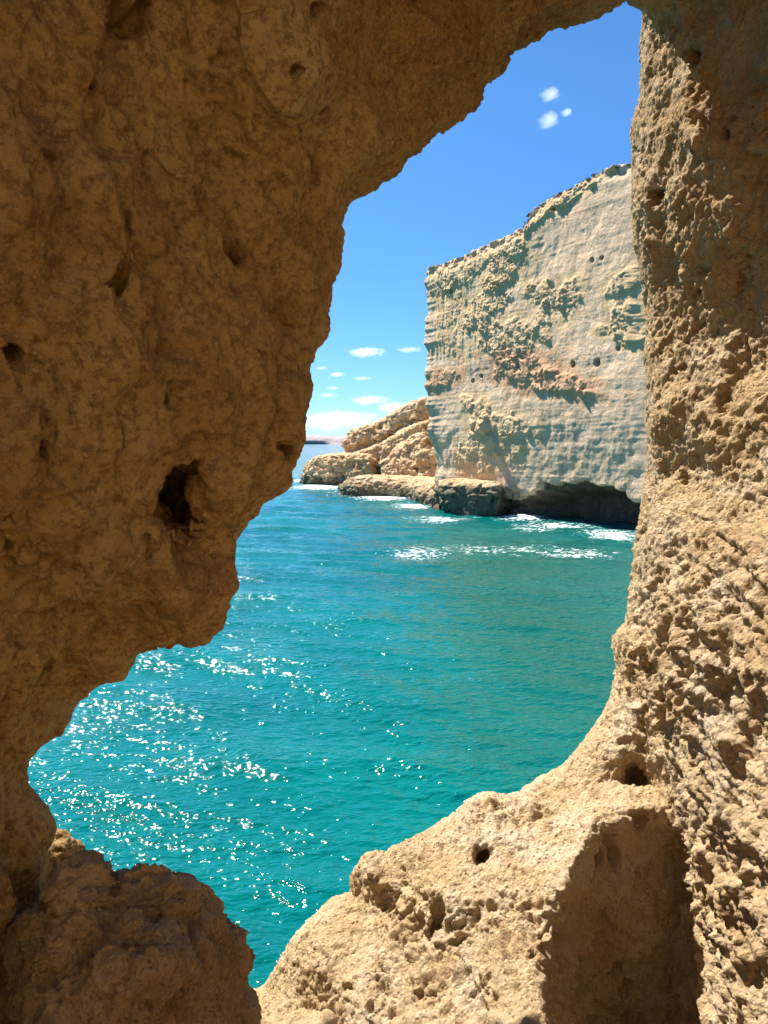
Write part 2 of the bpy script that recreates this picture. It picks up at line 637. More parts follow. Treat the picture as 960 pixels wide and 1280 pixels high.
def wall_detail(v, n):
    x, y, z = v[:, 0], v[:, 1], v[:, 2]
    u, w = x / y, z / y
    left = sstep(0.20, -0.12, u + 0.3 * w - 0.05)
    low = sstep(-0.38, -0.48, w)
    wallside = np.clip(left * (1 - low * sstep(-0.6, -0.3, u)), 0, 1)
    rough = 1 - wallside
    s = np.abs(FW.near(FW.f[0], u, w) - y)
    edge = 0.35 + 0.65 * sstep(0.0, 0.25, s)
    # warp, then scallops: shallow upright cups with sharp rims on the shaded wall
    wx = 0.05 * fbm(x * 5, y * 5, z * 5, 2)
    wz = 0.05 * fbm(x * 5 + 20, y * 5, z * 5, 2)
    f1, f2 = worley((x + wx) * 6.8, y * 6.8, (z + wz) * 3.7)
    cup = (np.minimum(f1, 0.75) ** 2 - 0.25)
    f1b, f2b = worley((x + wx) * 15 + 5, y * 15, (z + wz) * 10)
    cupb = (np.minimum(f1b, 0.8) ** 2 - 0.25)
    patch = sstep(-0.25, 0.3, fbm(x * 2.2, y * 2.2, z * 2.2 + 5, 2))
    d = wallside * edge * (0.100 * cup * (0.3 + 0.7 * patch) + 0.022 * cupb * (0.4 + 0.6 * patch))
    b1, b2 = worley((x + 1.5 * wx) * 3.6 + 21, y * 3.6, (z + 1.5 * wz) * 2.5)
    d += wallside * edge * 0.11 * (np.minimum(b1, 0.8) ** 2 - 0.25) * (1 - 0.5 * patch)
    d += wallside * edge * 0.055 * fbm((x + wx) * 4.2, y * 4.2, (z + wz) * 2.6, 3, 0.55, ridge=True)
    d += wallside * 0.011 * fbm(x * 11, y * 11, z * 8, 3)
    d += wallside * 0.008 * fbm(x * 24, y * 26, z * 20, 4, 0.7)
    h1, h2 = worley((x + wx) * 8 + 11, (y + wx) * 8, (z + wz) * 7)
    hm = sstep(0.0, 0.25, fbm(x * 3 + 17, y * 3, z * 3, 2))
    d -= wallside * hm * 0.030 * (1 - sstep(0.10, 0.26, h1 + 0.10 * fbm(x * 22, y * 22, z * 22, 2)))
    d -= wallside * 0.012 * np.clip(1 - np.abs(fbm((x + 0.4 * wx) * 2.7 + 31, y * 2.7, z * 1.9, 3)) / 0.045, 0, 1)
    # honeycombed, knobby rock on pillar and sill; the upper pillar is flatter and finely pitted
    high = sstep(-0.15, 0.15, w)
    k1 = fbm(x * 8 + 3, y * 8, z * 8, 5, 0.6)
    k2 = fbm(x * 15, y * 15, z * 15 + 4, 4, 0.6, ridge=True)
    k3 = fbm(x * 42, y * 42, z * 42, 3, 0.7)
    g1, g2 = worley((x + wx) * 21, (y + wx) * 21, (z + wz) * 21)
    g3, g4 = worley(x * 48, y * 48, z * 48)
    calm = 0.35 + 0.95 * sstep(-0.3, 0.35, fbm(x * 2.3 + 40, y * 2.3, z * 2.3, 3))
    big = (1 - 0.6 * high) * calm
    d += rough * edge * big * (0.020 * k1 + 0.016 * (0.45 - g1) + 0.013 * k2)
    d += rough * (0.0075 * k3 + 0.0075 * (0.45 - g3) * calm)
    d -= rough * 0.010 * np.clip(1 - np.abs(fbm((x + wx) * 3.1, y * 3.1, z * 4.5 + 3, 3)) / 0.05, 0, 1)
    t1, t2 = worley((x + wx) * 11 + 3, (y + wx) * 11, (z + wz) * 11)
    d -= rough * edge * 0.022 * (1 - sstep(0.10, 0.24, t1 + 0.1 * k3)) * sstep(0.0, 0.3, fbm(x * 3.3 + 7, y * 3.3, z * 3.3, 2))
    # upright pitting in the shaded inner face of the sill, ridges on the sunlit wall beside it
    face = sstep(0.1, -0.3, n[:, 1]) * 0 + sstep(2.75, 2.6, y) * sstep(0.36, 0.46, x) * sstep(-1.02, -1.14, z) * sstep(0.8, 0.45, n[:, 2]) * sstep(-0.75, -0.4, n[:, 0])
    e1, e2 = worley((x + 0.3 * wx) * 17, y * 12, z * 7)
    d -= face * 0.075 * (1 - sstep(0.14, 0.40, e1)) * (0.3 + 0.7 * sstep(-0.2, 0.3, fbm(x * 6, y * 6, z * 3 + 2, 2)))
    d += face * 0.02 * fbm(x * 14, y * 14, z * 5, 3)
    lob = sstep(2.26, 2.2, y) * sstep(0.85, 0.93, x)
    d += lob * 0.02 * fbm(x * 6, y * 6 + z * 8, z * 22 - y * 14, 3)
    for px, py, r, dep in PITS:
        pu, pv = uv(px, py)
        m = (np.abs(u - pu) < 0.06) & (np.abs(w - pv) < 0.06) & (n[:, 1] < 0.3)
        if m.any():
            yy = np.median(y[m])
            rr = np.hypot((u[m] - pu) * yy, (w[m] - pv) * yy * 0.9) / (r * 0.75)
            rr = rr + 0.6 * fbm(x[m] * 22, y[m] * 25, z[m] * 25, 2)
            d[m] -= 1.5 * dep * (1 - sstep(0.6, 1.0, rr))
    return d, rough


d, rough = wall_detail(v, n)
v = v + n * d[:, None]
cen = v[f].mean(1)
cu, cw = cen[:, 0] / cen[:, 1], cen[:, 2] / cen[:, 1]
is_sill = (cw < -0.36) & (cu > -0.22) & ~((cen[:, 0] > 0.86) & (cen[:, 1] < 2.25)) & (cw < -0.36 - 0.25 * (cu - 0.30))
is_pillar = ~is_sill & (cu > 0.30 + 0.02 * np.sin(9 * cw)) & (cw < 0.62)
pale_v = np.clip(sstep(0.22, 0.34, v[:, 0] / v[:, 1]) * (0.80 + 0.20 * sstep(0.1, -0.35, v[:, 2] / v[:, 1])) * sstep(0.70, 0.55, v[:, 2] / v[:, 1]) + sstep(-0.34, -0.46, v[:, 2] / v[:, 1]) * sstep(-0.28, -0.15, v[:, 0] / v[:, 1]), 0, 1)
MAT_CAVE = cave_material()
vw = v + np.array([0, 0, EYE], np.float32)


def cave_part(name, keep, parent=None, **kw):
    pv_, pf_, used = part_of(vw, f, keep)
    me = to_mesh(name, pv_, pf_)
    attr(me, 'rough', rough[used])
    attr(me, 'pale', pale_v[used])
    return link(name, me, MAT_CAVE, parent, **kw)


# the rest of the rock round the cave: coarse, outside the picture
hb = 0.16
bx = np.arange(-6, 6.2, hb, dtype=np.float32)
by = np.arange(-6.4, 3.7, hb, dtype=np.float32)
bz = np.arange(-9.6, 5.2, hb, dtype=np.float32)
X, Y, Z = np.meshgrid(bx, by, bz, indexing='ij')
# passage, its back opened to let in bounce light from an added unseen yard
room = np.maximum.reduce([np.abs(X + 0.1) - 1.9, np.abs(Y + 0.9) - 2.7, -(Z + 1.6), Z - 2.0])
room = room - 0.15 * fbm(X * 0.8, Y * 0.8, Z * 0.8, 2)
bounce_yard = np.maximum.reduce([np.abs(X) - 4.4, Y - 0.5, -3.6 - Y, -(Z + 1.7)])
bounce_yard = bounce_yard - 0.3 * fbm(X * 0.7, Y * 0.7, Z * 0.7, 3)
room = np.minimum(room, bounce_yard)
box = np.maximum.reduce([X0 + 0.05 - X, X - X1 + 0.05, Y0 + 0.06 - Y, Y - 9, Z0 + 0.05 - Z, Z - Z1 + 0.05])
roof = np.where(Y < -2.5, 4.0, 2.6)
mass = np.maximum.reduce([np.abs(X) - 5.6, Y - 2.2 - 0.88 * np.maximum(sstep(0.5, 1.3, X), sstep(1.9, 1.3, Z) * sstep(-2.5, -2.0, Z)), -Y - 5.6, Z - roof])
mass = mass + 0.4 * fbm(X * 0.5, Y * 0.5, Z * 0.5, 3) * sstep(0.3, 1.5, np.maximum(np.abs(X) - 1.8, np.abs(Z) - 1.9))
D = np.maximum.reduce([mass, -room, -box]).astype(np.float32)
bv, bf = surface_nets(D, (bx[0], by[0], bz[0] + EYE), hb)
nb = len(vw)
wall_keep = ~(is_sill | is_pillar)
pv_, pf_, used = part_of(vw, f, wall_keep)
allv = np.concatenate([pv_, bv])
allf = np.concatenate([pf_, bf + len(pv_)])
me = to_mesh('cave_wall', allv, allf)
attr(me, 'rough', np.concatenate([rough[used], np.full(len(bv), 0.5)]))
attr(me, 'pale', np.concatenate([pale_v[used], np.full(len(bv), 0.7)]))  # outer rock set pale so it bounces more light inside
cave = link('cave_wall', me, MAT_CAVE, label='shaded ochre sandstone cave wall framing the opening onto the sea', cat='cave wall', kind='structure')
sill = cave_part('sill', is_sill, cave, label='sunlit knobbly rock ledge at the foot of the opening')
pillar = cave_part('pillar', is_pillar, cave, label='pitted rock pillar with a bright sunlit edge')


# ------------------------------------------------------------------ loose rocks inside the window
def outline_rock(name, outline, Ys, kin, kout, y0, y1, h, rgh, label, cat, mat, seed=0.0, pale=0.0, zmin=None):
    px = [p[0] for p in outline]
    py = [p[1] for p in outline]
    U, V = uv(px, py)
    fl = Field(outline, [(px[0], py[0], Ys, kin, 9, kin, kout)], U.min() - .4, U.max() + .4, V.min() - .4, V.max() + .4, 0.005)
    xa = np.arange(U.min() * (y1 if U.min() < 0 else y0) - .1, U.max() * (y1 if U.max() > 0 else y0) + .1, h, dtype=np.float32)
    ya = np.arange(y0 - 3 * h, y1 + 3 * h, h, dtype=np.float32)
    za = np.arange(max(V.min() * y1 - .1, (zmin or -99) - 3 * h), V.max() * y0 + .1 if V.max() < 0 else V.max() * y1 + .1, h, dtype=np.float32)
    X, Y, Z = np.meshgrid(xa, ya, za, indexing='ij')
    sd = fl.look(fl.sd, X / Y, Z / Y)
    s = Ys - Y
    off = np.where(s > 0, kin, kout) * (np.sqrt(s * s + 0.01) - 0.1)
    d = (Y * sd + off) / math.sqrt(1 + kin * kin)
    d = smax(d, np.abs(Y - (y0 + y1) / 2) - (y1 - y0) / 2, 0.08)
    if zmin is not None:
        d = np.maximum(d, zmin - Z)
    far = sstep(0.0, 0.25, np.abs(s))
    d = d + fbm(X * 2.3 + seed, Y * 2.3, Z * 2.3, 3) * (0.02 + 0.08 * far) * min(1, h * 80) + 0.02
    d = d + (0.02 + 0.03 * far) * fbm(X * 8, Y * 8 + seed, Z * 8, 2)
    for sl in ((0,), (-1,), (slice(None), 0), (slice(None), -1), (slice(None), slice(None), 0), (slice(None), slice(None), -1)):
        d[sl] = np.maximum(d[sl], 0.5 * h)
    v, f = surface_nets(d.astype(np.float32), (xa[0], ya[0], za[0]), h)
    v, n, f = subsurf(v, f, 1)
    x, y, z = v.T
    dd = 0.022 * fbm(x * 9 + seed, y * 9, z * 9, 4, 0.6) + 0.05 * fbm(x * 5 + seed, y * 5, z * 4 + x * 2, 3, 0.5, ridge=True) * min(1, h * 80)
    g1, g2 = worley(x * 9 + seed, y * 9, z * 9)
    dd += 0.006 * (np.minimum(g1, 0.8) ** 2 - 0.2)
    dd += (0.3 + rgh) * 0.009 * fbm(x * 26, y * 26, z * 26, 5, 0.75)
    w1, w2 = worley(x * 30 + seed, y * 30, z * 30)
    dd += 0.009 * rgh * (0.45 - w1)
    q1, q2 = worley(x * 13 + seed, y * 13, z * 13)
    dd -= 0.022 * rgh * (1 - sstep(0.10, 0.26, q1)) * sstep(0, 0.25, fbm(x * 4, y * 4, z * 4 + seed, 2))
    v = v + n * dd[:, None] + np.array([0, 0, EYE], np.float32)
    me = to_mesh(name, v, f)
    attr(me, 'rough', np.full(len(v), rgh))
    attr(me, 'pale', np.full(len(v), pale))
    return link(name, me, mat, label=label, cat=cat)


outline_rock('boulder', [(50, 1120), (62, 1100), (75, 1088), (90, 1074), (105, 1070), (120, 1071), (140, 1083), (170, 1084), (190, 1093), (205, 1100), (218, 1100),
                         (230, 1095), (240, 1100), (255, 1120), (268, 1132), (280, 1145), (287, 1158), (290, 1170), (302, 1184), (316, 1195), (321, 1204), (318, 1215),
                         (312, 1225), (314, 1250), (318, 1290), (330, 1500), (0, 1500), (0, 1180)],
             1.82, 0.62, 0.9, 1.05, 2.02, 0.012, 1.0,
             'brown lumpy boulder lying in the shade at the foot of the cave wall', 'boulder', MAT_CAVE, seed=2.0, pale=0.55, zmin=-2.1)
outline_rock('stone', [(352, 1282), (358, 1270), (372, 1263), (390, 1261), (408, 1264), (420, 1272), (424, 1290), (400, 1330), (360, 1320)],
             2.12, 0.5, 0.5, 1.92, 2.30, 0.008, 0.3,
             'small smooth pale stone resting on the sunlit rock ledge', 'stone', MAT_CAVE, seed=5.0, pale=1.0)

# ------------------------------------------------------------------ sea
FOAM = [  # px, py, half width px, half height px, strength
    (655, 648, 30, 4, 1.0), (700, 656, 45, 3, 0.8), (770, 668, 42, 9, 0.68), (525, 690, 45, 10, 0.50), (620, 686, 110, 6, 0.44),
    (480, 620, 40, 5, 0.9), (515, 632, 25, 4, 0.8), (400, 608, 38, 4, 0.9), (385, 600, 20, 3, 0.9), (550, 648, 45, 4, 0.6), (720, 690, 60, 6, 0.5),
    (668, 660, 30, 4, 0.6), (450, 615, 40, 5, 0.6)]


def build_sea():
    r1 = np.exp(np.arange(math.log(5.0), math.log(190.0), 0.0042))
    r2 = np.exp(np.arange(math.log(191.0), math.log(40000.0), 0.06))
    Yr = np.concatenate([[-60, -30, -12, -4, 0, 3], r1, r2])
    core = np.arange(-0.62, 0.62, 0.0020)
    ur = np.concatenate([-np.geomspace(6, 0.63, 40), core, np.geomspace(0.62, 6, 40)])
    YY, UU = np.meshgrid(Yr, ur, indexing='ij')
    reach = np.maximum(np.abs(YY), 8)
    XX = UU * reach
    hgt = np.zeros_like(XX)
    m = (YY > 4) & (YY < 240)
    x, y = XX[m], YY[m]
    step = np.maximum(y * 0.0042, 0.02)
    rg = np.random.default_rng(3)
    main = R(-112)                                      # run of the chop, towards the lower left
    h = np.zeros_like(x)
    gx = x + 0.9 * fbm(x * 0.07, y * 0.07, 0 * x, 2)
    gy = y + 0.9 * fbm(x * 0.07 + 30, y * 0.07, 0 * x, 2)
    for i in range(64):
        lam = 0.28 * (9.0 / 0.28) ** (i / 63.0)
        th = main + rg.normal(0, 0.45 if lam < 1.0 else 0.26)
        k = 2 * math.pi / lam
        amp = 0.0081 * lam ** 0.90
        ph = rg.uniform(0, 6.28)
        env = 0.6 + 0.9 * perlin(x / (lam * 3.5) + i * 5.1, y / (lam * 3.5), 0 * x + i)
        a = k * (gx * math.cos(th) + gy * math.sin(th)) + ph
        w = np.sin(a)
        w = 1.0 - 2.0 * np.abs(np.sin(a / 2)) ** 1.4 if i > 10 else w
        h += amp * env * w * sstep(1.2, 2.6, lam / step)
    hgt[m] = h * sstep(240, 150, y)
    foam = np.zeros_like(XX)
    for px, py, hw, hh, st in FOAM:
        c = sea_at(px, py)
        a = sea_at(px + hw, py)
        b0, b1 = sea_at(px, py - hh), sea_at(px, py + hh)
        ex = np.hypot(*(a - c))
        ey = abs(b0[1] - b1[1]) / 2
        g = np.exp(-((XX - c[0]) / ex) ** 2 - ((YY - c[1]) / ey) ** 2)
        foam = np.maximum(foam, st * g)
        if st >= 1.0:
            hgt += 0.35 * g
    green = np.zeros_like(XX)
    for px, py, hw, hh, st in ((690, 800, 150, 110, 1.0), (640, 700, 160, 40, 0.9), (620, 930, 90, 60, 0.7)):
        c = sea_at(px, py)
        a = sea_at(px + hw, py)
        b0, b1 = sea_at(px, py - hh), sea_at(px, py + hh)
        green = np.maximum(green, st * np.exp(-((XX - c[0]) / np.hypot(*(a - c))) ** 2 - ((YY - c[1]) / (abs(b0[1] - b1[1]) / 2)) ** 2))
    nr, nc = XX.shape
    I = np.arange(nr * nc).reshape(nr, nc)
    f = np.stack([I[:-1, :-1], I[:-1, 1:], I[1:, 1:], I[1:, :-1]], -1).reshape(-1, 4)
    me = to_mesh('water', np.stack([XX, YY, hgt], -1).reshape(-1, 3), f)
    attr(me, 'foam', foam)
    attr(me, 'green', green)
    s = N('sea_water')
    sw = s.noise(0.045, 4, 0.6)
    col = s.mix(s.ramp(sw, [(0.35, 0.0), (0.65, 1.0)]), (0.0, 0.082, 0.082), (0.0, 0.138, 0.128))
    col = s.mix(s.math('MULTIPLY', s.att('green'), 0.85), col, (0.003, 0.078, 0.058))
    patt = s.noise(1.1, 9, 0.72, vec=s.map((1, 1.4, 1)), dist=1.6)
    fo = s.math('SUBTRACT', s.math('ADD', s.att('foam'), s.math('MULTIPLY', s.math('SUBTRACT', patt, 0.5), 3.6)), 0.50)
    fo = s.math('MULTIPLY', fo, 4.0, clamp=True)
    fo = s.math('MULTIPLY', fo, s.math('MULTIPLY', s.att('foam'), 6.0, clamp=True), clamp=True)
    cap = s.ramp(s.noise(1.5, 9, 0.75, vec=s.map((1, 1.9, 1), (0, 0, R(20)))), [(0.765, 0.0), (0.80, 0.7)])
    fo = s.math('MAXIMUM', fo, cap)
    col = s.mix(fo, col, (0.75, 0.80, 0.80))
    s.l.new(col, s.b.inputs['Base Color'])
    s.b.inputs['IOR'].default_value = 1.33
    s.put(s.b.inputs['Roughness'], s.math('ADD', s.math('MULTIPLY', fo, 0.6), 0.058))
    gust = s.ramp(s.noise(0.16, 5, 0.65, vec=s.map((1, 2.2, 1), (0, 0, R(-15)))), [(0.35, 0.5), (0.65, 1.0)])
    n1 = s.bump(s.math('MULTIPLY', gust, s.noise(3.0, 2, 0.5, vec=s.map((0.8, 1.5, 1), (0, 0, R(-22))))), 1.0, 0.155)
    n2 = s.bump(s.math('MULTIPLY', gust, s.noise(7.5, 1, 0.5, vec=s.map((1, 1.3, 1), (0, 0, R(12))))), 1.0, 0.028, n1)
    s.l.new(n2, s.b.inputs['Normal'])
    return link('water', me, s.m, label='turquoise sea with small glittering waves', cat='sea', kind='structure')


build_sea()


# ------------------------------------------------------------------ far cliff
CA, CB = 0.530, -0.848                     # run of the face, to the right and towards the eye
A0 = np.array([6.4, 106.0])
LEAN = 0.27
CN = np.array([CB, -CA])                  # faces the eye and a little left


def cliff_tz(px, py):
    u, vv = uv(px, py)
    t = (A0[1] * u - A0[0]) / (CA - CB * u)
    Y = A0[1] + CB * t
    z = EYE + vv * Y
    zl = (EYE + vv * (Y - LEAN * 11)) / (1 - LEAN * vv)          # the face leans back above 11 m
    return t, np.where(zl > 11, zl, z)


TOP = [(530, 336), (537, 334), (548, 331), (560, 327), (580, 320), (600, 311), (620, 303), (640, 294), (660, 286), (668, 282), (671, 270), (676, 264),
       (690, 255), (703, 247), (715, 239), (728, 236), (740, 229), (752, 224), (765, 217), (778, 210), (790, 206), (830, 200), (900, 190), (1000, 190)]
#  px, py, rx, ry, tilt deg (down to the right), amount out, roughness, colour (0 tan, 1 pink)
PATCH = [(560, 352, 24, 18, -18, 0.6, 0.7, 0), (640, 330, 40, 26, -45, 1.1, 0.9, 0), (612, 385, 40, 26, -40, 1.1, 0.9, 0), (640, 425, 46, 24, 10, 1.1, 0.9, 0),
         (655, 462, 45, 18, 12, 1.3, 0.8, 1), (705, 478, 42, 13, 14, 1.4, 0.8, 1), (738, 491, 14, 5, 8, 1.2, 0.5, 0), (556, 474, 26, 10, -15, 0.6, 0.6, 1),
         (690, 366, 30, 16, 30, 0.7, 0.8, 0), (722, 370, 18, 22, 20, 0.7, 0.8, 0), (690, 400, 14, 30, 20, 0.6, 0.7, 0), (795, 352, 22, 16, -20, 1.1, 0.8, 0),
         (795, 405, 22, 30, -25, 1.4, 0.8, 0), (765, 412, 12, 8, 0, 0.5, 0.6, 0), (625, 530, 44, 14, 8, 2.0, 0.5, 0), (600, 520, 18, 22, 10, 1.3, 0.6, 0),
         (598, 565, 26, 32, 20, 1.3, 0.7, 0), (638, 560, 20, 18, -30, 0.9, 0.6, 0), (586, 502, 14, 8, 30, 0.8, 0.5, 0), (700, 262, 40, 10, -22, 1.0, 0.7, 0),
         (745, 236, 50, 10, -20, 1.2, 0.7, 0), (673, 541, 4, 4, 0, 0.5, 0.3, 0), (570, 400, 22, 40, 0, 0.3, 0.4, 0), (590, 340, 40, 14, -20, 0.5, 0.6, 0)]
HOLES = [(722, 455, 0.40), (753, 453, 0.50), (781, 436, 0.30), (668, 270, 0.35), (709, 261, 0.40), (757, 326, 0.28), (770, 323, 0.28), (592, 476, 0.35), (603, 470, 0.35),
         (653, 457, 0.25), (640, 371, 0.22), (682, 373, 0.2), (568, 365, 0.35), (573, 375, 0.2)]


def build_cliff():
    tops_t, tops_z = zip(*[cliff_tz(a, b) for a, b in TOP])
    tops_t, tops_z = np.array(tops_t), np.array(tops_z)
    s = np.concatenate([np.arange(-60, -6, 0.8), np.arange(-6, -1.2, 0.2), np.arange(-1.2, 36, 0.10), np.arange(36, 72, 0.5)])
    hz = np.concatenate([np.linspace(0, 1, 400)])
    # plan line: along the face, rounded at the free corner, then back and away from the eye
    t = np.maximum(s, 0)
    back = np.minimum(s, 0)
    SX, SY = 0.35, -0.94                              # side face, runs away from the corner (back is negative)
    bxp = A0[0] + CA * t + SX * -back
    byp = A0[1] + CB * t + SY * back
    top = np.interp(t, tops_t, tops_z) + 0.10 * fbm(s * 1.3, 0 * s, 0 * s, 3) * 2
    w = sstep(-1.2, 0.8, s)
    nx = CN[0] * w + (-0.94) * (1 - w)
    ny = CN[1] * w + (-0.35) * (1 - w)
    ln = np.hypot(nx, ny)
    nx, ny = nx / ln, ny / ln
    z0 = -1.5
    Zg = z0 + (top[None, :] - z0) * hz[:, None]
    Tg = np.broadcast_to(s[None, :], Zg.shape)
    d = 0.35 * fbm(Tg * 0.09 + 3, Zg * 0.09, 0 * Zg, 3)
    lean = (LEAN * np.clip(Zg - 11, 0, None) + 0.0 * Zg) * sstep(-30, -2, Tg)      # leans back above, hollowed below
    d += 0.10 * fbm(Tg * 0.6, Zg * 0.6, 0 * Zg + 2, 4)
    # beds: thin hard bands stand proud
    zw = Zg + 0.25 * fbm(Tg * 0.12, Zg * 0.3, 0 * Zg + 8, 2) - 0.012 * Tg
    bed = fbm(zw * 0.55, 0 * zw, 0 * zw + 1.5, 4, 0.6)
    d += 0.03 * bed
    d += 0.022 * fbm(zw * 2.6, Tg * 0.15, 0 * zw, 3, 0.6)
    # upright runnels near the top left
    run = fbm(Tg * 1.1, Zg * 0.12, 0 * Zg + 4, 3, 0.55, ridge=True)
    runm = sstep(16, 24, Zg) * sstep(18, 8, Tg)
    d += runm * 0.12 * run
    tan = np.zeros_like(d)
    pink = np.zeros_like(d)
    crag = fbm(Tg * 0.75, Zg * 0.9 + 0.6 * Tg, 0 * Zg + 6, 4, 0.6)
    crag2 = fbm(Tg * 2.2 + 5, Zg * 2.2, 0 * Zg + 3, 3, 0.6, ridge=True)
    shred = fbm(Tg * 0.5 + 9, Zg * 0.5, 0 * Zg, 4, 0.6)
    shred2 = fbm(Tg * 0.35 + 19, Zg * 0.5, 0 * Zg, 5, 0.65)
    for px, py, rx, ry, tilt, out, rg_, pk in PATCH:
        tc, zc = cliff_tz(px, py)
        Yc = A0[1] + CB * tc
        q = Yc / F
        tx = (Tg - tc) / (CA - CB * uv(px, py)[0]) * 1.0 * (CA - CB * uv(px, py)[0]) / 1.0
        along = tx * 0.86
        up = Zg - zc
        ca, sa = math.cos(R(-tilt)), math.sin(R(-tilt))
        a = (along * ca + up * sa) / (rx * q)
        b = (-along * sa + up * ca) / (ry * q)
        m = np.exp(-(a * a + b * b) * 0.9) + 0.55 * shred * np.exp(-(a * a + b * b) * 0.35)
        m = sstep(0.30, 0.62, m)
        d += m * (out * 0.17 + rg_ * 0.21 * (crag + 0.7 * crag2))
        wide = np.exp(-(a * a + b * b) * 0.45) + 0.6 * shred2 * np.exp(-(a * a + b * b) * 0.2)
        tan = np.maximum(tan, np.maximum(m, sstep(0.18, 0.50, wide)))
        if pk:
            pink = np.maximum(pink, sstep(0.15, 0.5, wide))
    # sea cave at the foot
    tc, zc = cliff_tz(728, 652)
    tl, _ = cliff_tz(640, 652)
    tr, _ = cliff_tz(812, 652)
    _, zt = cliff_tz(715, 602)
    aa = np.where(Tg < tc, (Tg - tc) / (tc - tl), (Tg - tc) / (tr - tc))
    lip = 0.55 * fbm(Tg * 0.5, Zg * 0.5, 0 * Zg + 12, 3)
    e = np.sqrt(np.abs(aa) ** 2.4 + (np.clip(Zg, 0, None) / zt) ** 2) + lip * 0.25
    cav = sstep(1.0, 0.55, e)
    edge = sstep(1.02, 0.96, e)
    d -= 1.6 * edge + 5.0 * cav
    d -= edge * 0.5 * fbm(Tg * 0.8, Zg * 0.8, 0 * Zg + 15, 3)
    notch = sstep(3.4, 1.2, Zg + 0.5 * fbm(Tg * 0.3, 0 * Tg, 0 * Tg + 9, 2))
    d -= (1.3 + 0.9 * fbm(Tg * 0.9, Zg * 1.6, 0 * Zg + 33, 4, 0.6)) * notch * (1 - edge)
    for px, py, r in HOLES:
        th, zh = cliff_tz(px, py)
        rr = np.hypot(Tg - th, Zg - zh) / r + 0.3 * fbm(Tg * 2, Zg * 2, 0 * Zg, 2)
        d -= 1.3 * (1 - sstep(0.6, 1.0, rr))
    # weathered brow
    k = sstep(2.2, 0.0, top[None, :] - Zg)
    d -= k * (0.8 + 0.9 * fbm(Tg * 0.7, Zg * 0.7, 0 * Zg + 21, 3)) * 0.8
    d *= sstep(-70, -40, Tg)
    P = np.stack([bxp[None, :] + nx[None, :] * d, byp[None, :] + ny[None, :] * d + lean, Zg], -1)
    P[..., 0] += (1.5 * sstep(9, 1, Zg) - 0.4 * sstep(14, 18, Zg) * sstep(27, 20, Zg)) * np.exp(-np.abs(Tg) / 6) + 0.9 * fbm(Zg * 0.22, 0 * Zg + 5, 0 * Zg, 4, 0.6) * np.exp(-np.abs(Tg) / 2.5)
    # flat top running back from the brow
    rows = []
    inx, iny = np.full_like(s, 0.45), np.full_like(s, 0.89)
    for q in (0.4, 0.9, 1.6, 3, 6, 12, 25, 45):
        zz = top + 0.10 * q * sstep(0, 12, q) + 0.25 * fbm(s * 0.5, 0 * s + q, 0 * s, 2)
        xx = P[-1, :, 0] + inx * q
        yy = P[-1, :, 1] + iny * q
        rows.append(np.stack([xx, yy, zz], -1))
    P = np.concatenate([P, np.array(rows)])
    nr, nc = P.shape[:2]
    I = np.arange(nr * nc).reshape(nr, nc)
    f = np.stack([I[:-1, :-1], I[:-1, 1:], I[1:, 1:], I[1:, :-1]], -1).reshape(-1, 4)
    me = to_mesh('cliff', P.reshape(-1, 3), f)
    pad = lambda a: np.concatenate([a, np.zeros((8, nc))])
    attr(me, 'tan', pad(tan))
    attr(me, 'pink', pad(pink))
    attr(me, 'wet_shade', pad(np.clip(edge * 0.9 + sstep(2.8, 1.0, Zg), 0, 1)))  # waterline damp, plus the sea cave's shade put into the colour
    m = N('banded_cliff_stone')
    z = m.n.new('ShaderNodeSeparateXYZ')
    m.l.new(m.co, z.inputs[0])
    band = m.noise(1.0, 5, 0.65, vec=m.map((0.05, 0.05, 0.5)))
    col = m.ramp(band, [(0.32, (0.62, 0.425, 0.265)), (0.47, (0.77, 0.54, 0.36)), (0.56, (0.67, 0.48, 0.31)), (0.68, (0.79, 0.535, 0.34))])
    col = m.mix(m.ramp(m.noise(0.22, 5, 0.6), [(0.45, 0.0), (0.65, 0.5)]), col, (0.50, 0.41, 0.28))
    col = m.mix(m.ramp(m.noise(1.0, 5, 0.7, vec=m.map((0.9, 0.9, 0.07))), [(0.54, 0.0), (0.66, 0.5)]), col, (0.30, 0.22, 0.13))
    col = m.mix(m.ramp(m.noise(1.0, 7, 0.7, vec=m.map((0.10, 0.10, 1.6))), [(0.58, 0.0), (0.66, 0.55)]), col, (0.30, 0.235, 0.15))
    col = m.mix(m.ramp(m.noise(0.5, 8, 0.72, dist=0.8), [(0.57, 0.0), (0.64, 0.5)]), col, (0.60, 0.42, 0.24))
    col = m.mix(m.math('MULTIPLY', m.att('tan'), 0.85), col, m.ramp(m.noise(0.8, 5, 0.65), [(0.35, (0.60, 0.39, 0.19)), (0.65, (0.72, 0.52, 0.30))]))
    col = m.mix(m.math('MULTIPLY', m.att('pink'), 0.75), col, (0.62, 0.33, 0.18))
    wet_shade_m = m.math('MULTIPLY', m.math('SUBTRACT', m.math('ADD', m.att('wet_shade'), m.math('MULTIPLY', m.noise(0.55, 7, 0.7), 0.9)), 0.85), 5.0, clamp=True)
    col = m.mix(m.math('MULTIPLY', wet_shade_m, 0.9), col, m.ramp(m.noise(1.3, 6, 0.7), [(0.35, (0.045, 0.04, 0.025)), (0.65, (0.15, 0.125, 0.075))]))
    col = m.mix(m.ramp(m.noise(2.5, 6, 0.7), [(0.35, 0.3), (0.55, 0.0)]), col, (0.27, 0.22, 0.15))
    m.l.new(col, m.b.inputs['Base Color'])
    m.b.inputs['Roughness'].default_value = 0.95
    m.b.inputs['Specular IOR Level'].default_value = 0.15
    n1 = m.bump(m.noise(1.1, 9, 0.75), 1.0, 0.45)
